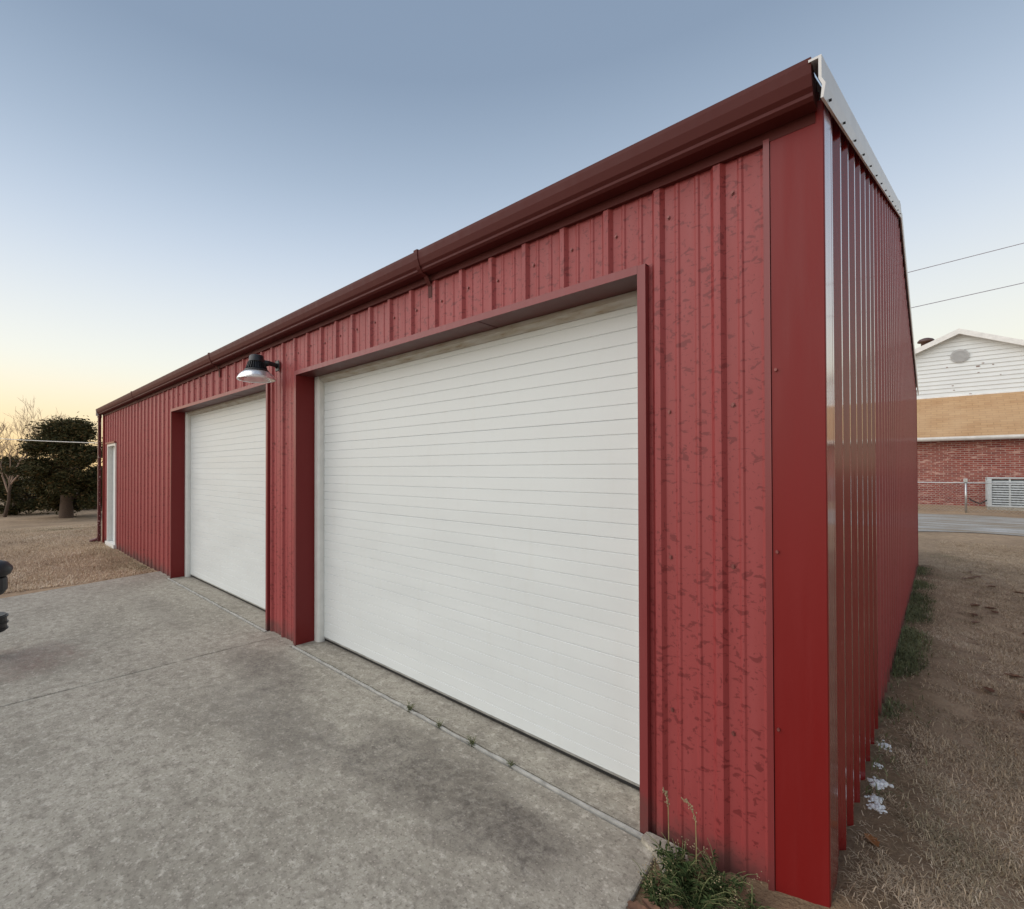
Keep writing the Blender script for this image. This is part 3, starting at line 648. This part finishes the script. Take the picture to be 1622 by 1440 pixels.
# chain link fence
fy = 23.0
fen = empty('chain_link_fence', (.87, fy, float(H(.87, fy))), 'low galvanised chain link fence in front of the brick house', 'fence')
for px in (-5.2, -2.15, .87, 3.9, 6.9):
    gz0 = float(H(px, fy)); MB().tube([(px, fy, gz0-.05), (px, fy, gz0+1.16)], .030, 10).build('post', M['galv'], fen, True)
    MB().box(px-.055, px+.045, fy-.05, fy+.04, gz0+1.07, gz0+1.20).build('post_cap', M['galv'], fen, bevel=.01)
    MB().tube([(px-.07, fy, gz0+.32), (px+.07, fy, gz0+.32)], .014, 6).build('tie_band', M['galv'], fen)
MB().tube([(-5.2, fy, float(H(0, fy))+1.05), (6.9, fy, float(H(0, fy))+1.05)], .021, 8).build('top_rail', M['galv'], fen, True)
wm = MB(); zb_ = float(H(0, fy))+.04
for i in range(-12, 122):
    x = -5.2+i*.1
    for sg in (-1, 1):
        xa_, xb_ = x, x+sg*1.0
        t0_, t1_ = 0., 1.
        for lim, s_ in ((-5.2, 1), (6.9, -1)):
            if sg*s_ > 0: t0_ = max(t0_, (lim-xa_)/(xb_-xa_))
            else: t1_ = min(t1_, (lim-xa_)/(xb_-xa_))
        if t1_-t0_ > .02: wm.tube([(xa_+(xb_-xa_)*t0_, fy-.03, zb_+t0_*1.0), (xa_+(xb_-xa_)*t1_, fy-.03, zb_+t1_*1.0)], .0018, 3, False)
tag(wm.build('wire_mesh', M['galv'], fen), kind='stuff')
# overhead wires
M['wire'] = plain('weathered_cable', (.38, .35, .40), .6); M['wirew'] = plain('pale_cable', (.62, .60, .57), .5)
def wire(a, b, sag, rad, name, lab, mat):
    a, b = Vector(a), Vector(b); pts = []
    for i in range(41):
        t = i/40; q = a.lerp(b, t); q.z -= sag*4*t*(1-t); pts.append(q)
    o = MB().tube(pts, rad, 6).build(name, mat, None, True); tag(o, lab, 'wire'); return o
a = atd(1437, 432, 17.5); b = atd(1622, 385, 16.8); d = b-a
wire(a-d*5, b+d*5, .0, .0125, 'overhead_wire', 'upper overhead wire crossing the sky above the brick house', M['wire'])
a = atd(1442, 488, 17.5); b = atd(1622, 448, 16.8); d = b-a
wire(a-d*5, b+d*5, .0, .0125, 'overhead_wire', 'lower overhead wire crossing the sky above the brick house', M['wire'])
a = np.array([LX-.03, .55, 2.15]); dd = ray(160, 702); t_ = (LX-.03-CAM[0])/dd[0]; a = CAM+dd*t_
b = atd(-260, 668, 17)
wire(a, b, .12, .009, 'service_cable', 'pale cable strung from the garage corner past the dark cedar', M['wirew'])
# ------------------------------------------------------------------ trees
def leaf_mat(name, stops):
    g = NG(name); at = g.n('ShaderNodeAttribute', attribute_name='rnd').outputs['Fac']; g.col(g.ramp(at, stops)); g.rough(.8); g.spec(.15); return g.m
M['cedar'] = leaf_mat('cedar_foliage', [(0, (.028, .030, .012)), (.5, (.058, .056, .022)), (.85, (.10, .08, .034)), (1, (.17, .10, .045))])
M['bark'] = plain('cedar_bark', (.10, .065, .045), .9, 0, .4, 30, .8)
M['twig'] = plain('bare_twigs', (.34, .23, .17), .85, 0, .25, 10)
def foliage(name, pts, size, mat, parent, r_, flat=.5):
    n = len(pts); a = r_.normal(size=(n, 3)); a[:, 2] *= flat; a /= np.linalg.norm(a, axis=1)[:, None]
    b = np.cross(a, r_.normal(size=(n, 3))); b /= np.linalg.norm(b, axis=1)[:, None]
    s = size*r_.uniform(.5, 1.3, (n, 1)); V = np.empty((n, 4, 3))
    V[:, 0] = pts-a*s; V[:, 1] = pts-b*s*.35; V[:, 2] = pts+a*s; V[:, 3] = pts+b*s*.35
    me = bpy.data.meshes.new(name); me.vertices.add(4*n); me.vertices.foreach_set('co', V.ravel())
    me.loops.add(4*n); me.loops.foreach_set('vertex_index', np.arange(4*n)); me.polygons.add(n)
    me.polygons.foreach_set('loop_start', np.arange(n)*4); me.update(calc_edges=True)
    at = me.attributes.new('rnd', 'FLOAT', 'POINT'); at.data.foreach_set('value', np.repeat(r_.random(n), 4))
    return link(name, me, mat, parent)
def cedar(base, h, rad, lab, group, nclump, nleaf, seed, trunk=.3, low=.14):
    r_ = np.random.default_rng(seed); rr = random.Random(seed)
    t = empty('cedar_tree', tuple(base), lab, 'tree', group)
    bx_, by_, bz_ = base
    MB().tube([(bx_, by_, bz_-.3), (bx_, by_, bz_+.1), (bx_+.05, by_, bz_+h*.3), (bx_+.1, by_, bz_+h*.6), (bx_, by_, bz_+h*.92)], [trunk*1.25, trunk, trunk*.75, trunk*.4, .03], 12).build('trunk', M['bark'], t, True)
    P = []; bm_ = MB()
    lobes = []
    for i in range(max(9, nclump//11)):                                # big boughs of uneven reach give the ragged outline
        f = (i+r_.random())/max(9, nclump//11); a = r_.uniform(0, 2*math.pi)
        env = rad*(np.sin(math.pi*min(1, (1-f)*.60+.06))**.9)*r_.uniform(.55, 1.12)
        lobes.append((env*r_.uniform(.45, .85)*math.cos(a), env*r_.uniform(.45, .85)*math.sin(a), low+(1-low)*f*.97, .22+.20*r_.random()))
    for i in range(nclump):
        f = r_.random()**.85; z = low+(1-low)*f; a = r_.uniform(0, 2*math.pi)
        env = rad*(np.sin(math.pi*min(1, (1-f)*.62+.10))**.8)*(.82+.26*math.sin(3*a+seed)+.15*r_.normal()*.6)
        rd = env*r_.uniform(.45, 1.0)**.6
        c = np.array([bx_+rd*math.cos(a), by_+rd*math.sin(a), bz_+z*h+r_.normal()*.12])
        if i % 5:
            lb = lobes[r_.integers(len(lobes))]; q3 = r_.normal(size=3); q3 /= np.linalg.norm(q3); q3 *= r_.uniform(.3, 1)*lb[3]*rad*.75
            c = np.array([bx_+lb[0]+q3[0], by_+lb[1]+q3[1], max(bz_+low*h*.7, bz_+lb[2]*h+q3[2]*.55)]); rd = math.hypot(lb[0], lb[1])
        if i % 3 == 0: bm_.tube([(bx_, by_, c[2]-.15*rd), ((bx_+c[0])/2, (by_+c[1])/2, c[2]-.03), tuple(c)], [.05, .03, .012], 5)
        k = nleaf//nclump; d = r_.normal(size=(k, 3))*np.array([.30, .30, .15])*(.5+.6*r_.random())*(rad/2.3)**.5
        P.append(c+d)
    bm_.build('branches', M['bark'], t)
    foliage('crown', np.concatenate(P), .085, M['cedar'], t, r_)
    return t
cb_ = atd(105, 822, 24); cb_[2] = float(H(cb_[0], cb_[1]))
cedar(cb_, 4.75, 2.25, 'broad dark cedar with a thick leaning trunk on the dry lawn', None, 250, 70000, 11, .30)
def on_ground(x, dep):
    q = atd(x, 800, dep); q[2] = float(H(q[0], q[1])); return q
cedar(on_ground(24, 27), 3.0, 2.2, 'low dark cedar under the bare tree', None, 120, 22000, 12, .14, .05)
cedar(on_ground(152, 31), 2.6, 1.8, 'dark evergreen behind the thick cedar trunk near the garage corner', None, 90, 16000, 14, .14, .0)
cedar(on_ground(62, 33), 3.0, 2.4, 'dark evergreen filling the gap behind the two nearer cedars', None, 90, 16000, 15, .14, .0)
def bare(base, h, lab, seed, spread=.5, lean=(0, 0)):
    rr = random.Random(seed); t = empty('bare_tree', tuple(base), lab, 'tree', None)
    tr = MB(); tw = MB()
    def grow(p, d, l, r, lev):
        pts = [p.copy()]; q = p.copy(); dd = d.copy(); n = 4 if lev < 3 else 3
        for i in range(n):
            dd = (dd+Vector((rr.gauss(0, .13), rr.gauss(0, .13), rr.gauss(.05, .08)))).normalized(); q = q+dd*(l/n); pts.append(q.copy())
        rad = [r*(1-.45*i/n) for i in range(n+1)]
        (tr if lev == 0 else tw).tube(pts, rad, 8 if lev == 0 else (5 if lev < 3 else 3), False)
        if lev >= 6: return
        nb = 3 if lev < 3 else rr.choice((2, 3, 3))
        for k in range(nb+(1 if lev == 0 else 0)):
            at = rr.uniform(.45, 1.0) if k else 1.0
            i = min(n-1, int(at*n)); pp = pts[i].lerp(pts[i+1], at*n-i if at < 1 else 1)
            ax = dd.orthogonal().normalized(); ax.rotate(Matrix.Rotation(rr.uniform(0, 6.28), 3, dd))
            nd = dd.copy(); nd.rotate(Matrix.Rotation(rr.uniform(.2, spread+.15), 3, ax))
            grow(pp, nd, l*rr.uniform(.62, .82), max(.007, r*.6*rr.uniform(.8, 1.1)), lev+1)
    grow(Vector(base)-Vector((0, 0, .2)), Vector((lean[0], lean[1], 1)).normalized(), h*.30, h*.013, 0)
    tr.build('trunk', M['bark'], t, True); tw.build('branches', M['twig'], t); return t
bare(on_ground(6, 25), 6.9, 'bare tree with upright pinkish branches beside the dark cedars', 21, .42)
bare(on_ground(30, 31), 7.6, 'bare tree standing behind the low dark cedar', 24, .42)
bare(on_ground(150, 36), 8.2, 'bare tree showing its twigs above the thick cedar crown', 33, .5)
# ------------------------------------------------------------------ grass, weeds and litter
def vnoise(x, y, s, seed):
    r_ = np.random.default_rng(seed); out = 0
    for k in range(6):
        a, b, c = r_.normal(size=2)*s, r_.uniform(0, 6.28), r_.uniform(.5, 1); out = out+c*np.sin(x*a[0]+y*a[1]+b)
    return out/3
def blades(name, P, length, width, grn, mat, r_, lie=.7, parent=None):
    n = len(P); az = r_.uniform(0, 2*math.pi, n); L = length*r_.uniform(.45, 1.35, n)
    tilt = np.clip(r_.normal(lie, .35, n), .05, 1.45); dh = np.stack([np.cos(az), np.sin(az), np.zeros(n)], 1); sd_ = np.stack([-np.sin(az), np.cos(az), np.zeros(n)], 1)
    bend = r_.normal(0, .35, (n, 1))
    up = np.array([0, 0, 1.0])
    p1 = P+(dh*np.sin(tilt)[:, None]*.5+up*np.cos(tilt)[:, None]*.6)*L[:, None]+sd_*bend*L[:, None]*.2
    p2 = P+(dh*np.sin(np.minimum(tilt+.5, 1.7))[:, None]+up*np.cos(np.minimum(tilt+.55, 1.62))[:, None])*L[:, None]+sd_*bend*L[:, None]*.6
    wv = sd_*(width*r_.uniform(.6, 1.3, (n, 1)))
    V = np.stack([P-wv*.5, P+wv*.5, p1+wv*.4, p1-wv*.4, p2], 1)
    me = bpy.data.meshes.new(name); me.vertices.add(5*n); me.vertices.foreach_set('co', V.ravel())
    o5 = np.arange(n)[:, None]*5; idx = np.concatenate([o5+np.array([[0,1,2,3]]), o5+np.array([[3,2,4]])], 1).ravel()
    me.loops.add(7*n); me.loops.foreach_set('vertex_index', idx); me.polygons.add(2*n)
    st = (np.arange(n)[:, None]*7+np.array([[0, 4]])).ravel(); me.polygons.foreach_set('loop_start', st); me.update(calc_edges=True)
    patch = vnoise(P[:, 0], P[:, 1], 2.2, 77)*.22+vnoise(P[:, 0], P[:, 1], 11, 78)*.16
    for nm, val in (('rnd', np.clip(r_.random(n)*.75+.12+patch, 0, 1)), ('grn', grn)):
        at = me.attributes.new(nm, 'FLOAT', 'POINT'); at.data.foreach_set('value', np.repeat(val, 5))
    return link(name, me, mat, parent)
r_ = np.random.default_rng(5)
# right-hand lawn along the side wall
N = 620000
yy = -1.3+14.5*r_.random(N)**2.0; xx = .03+(.85+.11*np.maximum(yy, 0))*r_.random(N)
d_wall = xx-.02
keep = (r_.random(N) < np.clip((d_wall-.05+.12*vnoise(xx, yy, 5, 1))/.45, .07, 1)) & ((yy > -.2) | (xx > .1))
clump = vnoise(xx, yy, 9, 8); keep &= r_.random(N) < np.clip(.55+.75*clump, .08, 1)
xx, yy = xx[keep], yy[keep]
grn = np.clip((vnoise(xx, yy, 4, 2)-.15)*1.4, 0, 1)*np.clip(1.25-(xx-.02)/.55, .0, 1); grn = np.where(r_.random(len(xx)) < .75, grn, 0)
P = np.stack([xx, yy, H(xx, yy)+.0], 1)
tag(blades('dry_grass', P, .040, .0026, grn, M['blades'], r_, 1.05), 'matted dry tan grass beside the ribbed gable wall', 'grass', kind='stuff')
# green strip hugging the wall foot
N = 40000; yy = .95+7.6*r_.random(N)**1.4; xx = .03+.20*r_.random(N)**1.3; kp = r_.random(N) < np.clip(.25+1.3*vnoise(xx*3, yy, 2.6, 9), .02, 1)*np.exp(-((xx-.03)/.11)**1.5); xx, yy = xx[kp], yy[kp]
P = np.stack([xx, yy, H(xx, yy)], 1)
tag(blades('wall_foot_grass', P, .055, .0045, np.ones(len(xx))*.9, M['blades'], r_, .7), 'short green grass hugging the foot of the gable wall', 'grass', kind='stuff')
# left lawn beyond the driveway
N = 170000; xx = -8.0-14*r_.random(N)**1.4; yy = -3.2+6.2*r_.random(N)
kp = (xx < leftx(np.minimum(yy, 0))+.02+.03*vnoise(xx, yy, 6, 4)) & ((yy < -.05) | (xx < LX-.1))
kp &= r_.random(N) < np.clip(.7+.5*vnoise(xx, yy, 3, 6), .2, 1)
xx, yy = xx[kp], yy[kp]; grn = np.clip((vnoise(xx, yy, 1.5, 12)-.25)*1.1, 0, .8)*np.exp(-np.abs(yy)/.6)
P = np.stack([xx, yy, H(xx, yy)], 1)
tag(blades('lawn_grass', P, .055, .006, grn, M['blades'], r_, .9), 'dry tan lawn grass past the far edge of the driveway', 'grass', kind='stuff')
# weeds
M['weed'] = leaf_mat('weed_leaves', [(0, (.025, .045, .015)), (.5, (.055, .085, .028)), (.9, (.10, .12, .05)), (1, (.16, .13, .06))])
M['weed_stem'] = plain('weed_stems', (.14, .15, .06), .8, 0, .35, 30)
M['stalk'] = plain('dry_stalk', (.27, .22, .10), .8, 0, .3, 30)
M['seed'] = plain('pale_seed_heads', (.32, .25, .15), .8, 0, .25, 40)
def leafmesh(name, segs, mat, parent, r_):
    # segs: (base, dir, length, width)
    V = []; Fc = []; rn = []
    for p, d, L, W in segs:
        d = d/np.linalg.norm(d); s_ = np.cross(d, [0, 0, 1.0]+r_.normal(0, .2, 3)); s_ /= np.linalg.norm(s_)+1e-6; o = len(V)
        mid = p+d*L*.45; tip = p+d*L-np.array([0, 0, L*.22])
        V += [p, mid-s_*W*.5, mid+s_*W*.5+np.array([0, 0, W*.15]), tip]; Fc += [(o, o+1, o+3), (o, o+3, o+2)]; rn += [r_.random()]*4
    me = bpy.data.meshes.new(name); me.from_pydata([tuple(q) for q in V], [], Fc); me.update()
    at = me.attributes.new('rnd', 'FLOAT', 'POINT'); at.data.foreach_set('value', np.array(rn, 'f')); return link(name, me, mat, parent)
def weed(base, h, spread, ns, nl, lab, seed, seeds=True, group=None, name='weed_plant'):
    r_ = np.random.default_rng(seed); t = empty(name, tuple(base), lab, 'weed', group); st = MB(); segs = []; sd = MB(); base = np.array(base, float)
    for i in range(ns):
        a = r_.uniform(0, 6.28); out = np.array([math.cos(a), math.sin(a), 0])*spread*r_.uniform(.3, 1); hh = h*r_.uniform(.5, 1)
        pts = [base+out*.1+np.array([0, 0, -.01]), base+out*.45+np.array([0, 0, hh*.6]), base+out*.8+np.array([0, 0, hh*.92]), base+out*1.1+np.array([0, 0, hh])]
        st.tube(pts, [.0018, .0015, .0011, .0007], 5)
        for k in range(nl):
            f = r_.uniform(.02, .85); q = pts[0]*(1-f)+pts[2]*f+r_.normal(0, .006, 3); dr = np.array([*r_.normal(0, 1, 2), r_.uniform(.0, .7)])
            segs.append((q, dr, h*r_.uniform(.12, .30), h*r_.uniform(.03, .07)))
        if seeds:
            for k in range(9 if i % 4 == 0 else 0):
                q = pts[3]+r_.normal(0, .010, 3)-np.array([0, 0, .004*k]); s_ = r_.uniform(.0018, .0036)
                sd.add([q+[s_, 0, 0], q+[0, s_, 0], q-[s_, 0, 0], q-[0, s_, 0], q+[0, 0, s_], q-[0, 0, s_]], [(0,1,4), (1,2,4), (2,3,4), (3,0,4), (1,0,5), (2,1,5), (3,2,5), (0,3,5)])
    tag(st.build('stems', M['weed_stem'], t), kind='stuff'); tag(leafmesh('leaves', segs, M['weed'], t, r_), kind='stuff')
    if seeds: tag(sd.build('seed_heads', M['seed'], t), kind='stuff')
    return t
Hf = lambda x, y: float(H(x, y))
for i, (x, y, h, sp, ns, nl, lab) in enumerate((
        (-.40, -.16, .15, .14, 20, 44, 'leafy green weed sprouting beside the broken slab corner'),
        (-.33, -.24, .12, .15, 20, 42, 'spreading green weed with pale seed tips out from the wall foot'),
        (-.28, -.12, .12, .13, 18, 40, 'low green weed tight against the ribbed wall by the slab'),
        (-.17, -.17, .085, .12, 16, 36, 'short green weed nearest the smooth corner trim'),
        (-.44, -.30, .10, .11, 16, 36, 'small weed leaning over the broken edge of the driveway'))):
    weed((x, y, Hf(x, y)-.004), h, sp, ns, nl, lab, 40+i)
for i, (x, y) in enumerate(((-2.096, -.062), (-1.818, -.060), (-1.552, -.058), (-1.279, -.056))):
    weed((x, y, -.004), (.060, .045, .052, .038)[i], (.050, .036, .045, .030)[i], 10, 16, 'tiny green weed growing from the joint before the wide door', 60+i, False, 'weeds in the doorway joint', 'joint_weed')
def stalk(base, h, lean, lab, seed):
    r_ = np.random.default_rng(seed); b = np.array(base, float); t = empty('seed_stalk', tuple(base), lab, 'weed')
    pts = [b, b+[lean*.05, -.004, h*.45], b+[lean*.02, -.006, h*.8], b+[-lean*.25, -.008, h*.97], b+[-lean*.75, -.010, h]]
    MB().tube(pts, [.0022, .002, .0016, .0013, .0009], 5).build('stem', M['stalk'], t); sd = MB()
    for k in range(60):
        f = r_.uniform(.5, 1)*4; i = min(3, int(f)); q = np.array(pts[i])*(1-(f-i))+np.array(pts[i+1])*(f-i)+r_.normal(0, .0042, 3); s_ = r_.uniform(.0015, .003)
        sd.add([q+[s_, 0, 0], q+[0, s_, 0], q-[s_, 0, 0], q-[0, s_, 0], q+[0, 0, s_*1.6], q-[0, 0, s_*1.6]], [(0,1,4), (1,2,4), (2,3,4), (3,0,4), (1,0,5), (2,1,5), (3,2,5), (0,3,5)])
    tag(sd.build('seed_head', M['seed'], t), kind='stuff')
stalk((-.36, -.13, Hf(-.36, -.13)), .30, .06, 'drooping dry seed stalk rising in front of the ribbed wall', 1)
stalk((-.47, -.10, .0), .27, .02, 'upright thin seed stalk beside the white door trim', 2)
# bits of old snow along the wall
M['snow'] = plain('old_snow', (.82, .83, .84), .7, 0, .05, 30, .5)
def lump(name, c, r, mat, lab, cat, seed, group=None):
    r_ = np.random.default_rng(seed); n = 40; P = r_.normal(size=(n, 2))*r*np.array([.55, .8]); hh = np.exp(-(P**2).sum(1)/(r*r))
    mb = MB()
    for (px, py), h in zip(P, hh):                                      # crumbly grains heaped into one crust
        q = r*r_.uniform(.16, .34); k = 7; vs = []; fs = []
        for ring, (rr_, zz) in enumerate(((1, -.3), (.95, .25), (.55, .75))):
            for i in range(k): a = 2*math.pi*i/k+ring*.4; e_ = q*rr_*r_.uniform(.75, 1.25); vs.append((c[0]+px+e_*math.cos(a), c[1]+py+e_*math.sin(a), c[2]+q*zz*r_.uniform(.7, 1.2)+h*r*.28))
        vs.append((c[0]+px, c[1]+py, c[2]+q*.95+h*r*.28))
        for ring in range(2):
            for i in range(k): fs.append((ring*k+i, ring*k+(i+1) % k, (ring+1)*k+(i+1) % k, (ring+1)*k+i))
        fs += [(2*k+i, 2*k+(i+1) % k, 3*k) for i in range(k)]; mb.add(vs, fs)
    o = mb.build(name, mat, None, True); tag(o, lab, cat, group); return o
for i, (x, y, r) in enumerate(((1402, 1181, .022), (1391, 1212, .016), (1391, 1241, .034), (1388, 1268, .026), (1392, 1280, .028))):
    q = onz(x, y, .012); lump('snow_patch', (q[0], q[1], Hf(q[0], q[1])), r, M['snow'], 'small crumb of old snow beside the foot of the gable wall', 'snow', i+3, 'crumbs of snow along the wall')
# fallen leaves
M['dleaf'] = plain('brown_dead_leaf', (.17, .085, .05), .8, 0, .4, 40)
M['oleaf'] = plain('orange_dead_leaf', (.28, .12, .04), .8, 0, .4, 60)
def leaf(c, s_, ang, mat, lab, group=None):
    mb = MB(); n = 7; ca, sa = math.cos(ang), math.sin(ang); L = []; Rr = []
    for i in range(n+1):
        f = i/n; wd = s_*.42*math.sin(math.pi*min(.98, f*.92+.04))**.8*(1+.15*(-1)**i); y = (f-.5)*s_*1.6; zz = .006+.35*s_*(f-.5)**2
        for w_, LL in ((-wd, L), (0, None), (wd, Rr)): mb.v.append((c[0]+w_*ca-y*sa, c[1]+w_*sa+y*ca, c[2]+zz+abs(w_)*.55))
    for i in range(n): o = i*3; mb.f += [(o, o+1, o+4, o+3), (o+1, o+2, o+5, o+4)]
    o = mb.build('dead_leaf', mat); md = o.modifiers.new('thickness', 'SOLIDIFY'); md.thickness = .0008; tag(o, lab, 'leaf', group)
q = onz(1381, 1336, .02); leaf((q[0], q[1], Hf(q[0], q[1])+.004), .045, .6, M['oleaf'], 'curled orange dead leaf on bare soil by the gable wall')
for i, (x, y) in enumerate(((-.455, -.26), (-.43, -.36), (-.36, -.33), (-.30, -.30), (-.47, -.40))): leaf((x, y, Hf(x, y)+.004), .05, i*1.3, M['dleaf'], 'brown dead leaf lying among the weeds by the slab', 'dead leaves among the weeds')
rl = random.Random(9)
for i in range(26):
    y = rl.uniform(1.5, 9); x = rl.uniform(.5, .8+.12*y); leaf((x, y, Hf(x, y)+.012), .06, rl.uniform(0, 6), M['dleaf'], 'brown dead leaf on the dry grass near the gable wall', 'dead leaves on the dry grass')
# ------------------------------------------------------------------ trailer jack poking in at the driveway's far side
jx, jy = atd(-17, 902, 4.0)[:2]
jk = empty('trailer_jack', (jx, jy, 0), 'black round-headed trailer jack standing on the concrete', 'jack')
zc = atd(0, 902, 4)[2]; z3, z4 = atd(0, 975, 4)[2], atd(0, 1001, 4)[2]
MB().lathe([(0, .078), (.06, .072), (.115, .050), (.145, .012), (.150, -.01), (.135, -.045), (.10, -.07), (0, -.072)], (jx, jy, zc), 32).build('head', M['black_metal'], jk, True)
MB().lathe([(0, -.07), (.112, -.072), (.116, -.10), (.116, -.17), (.09, -.21), (.04, -.23), (0, -.23)], (jx, jy, zc), 24).build('gear_housing', M['black_metal'], jk)
MB().lathe([(.045, zc-.22), (.045, .12)], (jx, jy, 0), 20).build('tube', M['black_metal'], jk, True)
cl = MB(); cl.lathe([(.045, z3), (.108, z3), (.112, z3-.02), (.112, z4+.02), (.106, z4), (.045, z4)], (jx, jy, 0), 24)
for zz in (z3-.015, (z3+z4)/2, z4+.018): cl.lathe([(.10, zz-.006), (.122, zz-.005), (.122, zz+.005), (.10, zz+.006)], (jx, jy, 0), 24)
cl.build('collar', M['black_metal'], jk)
MB().lathe([(.0, .12), (.035, .12), (.035, .02), (.055, .018), (.058, .004), (.0, .0015)], (jx, jy, 0), 24).build('foot', M['black_metal'], jk)
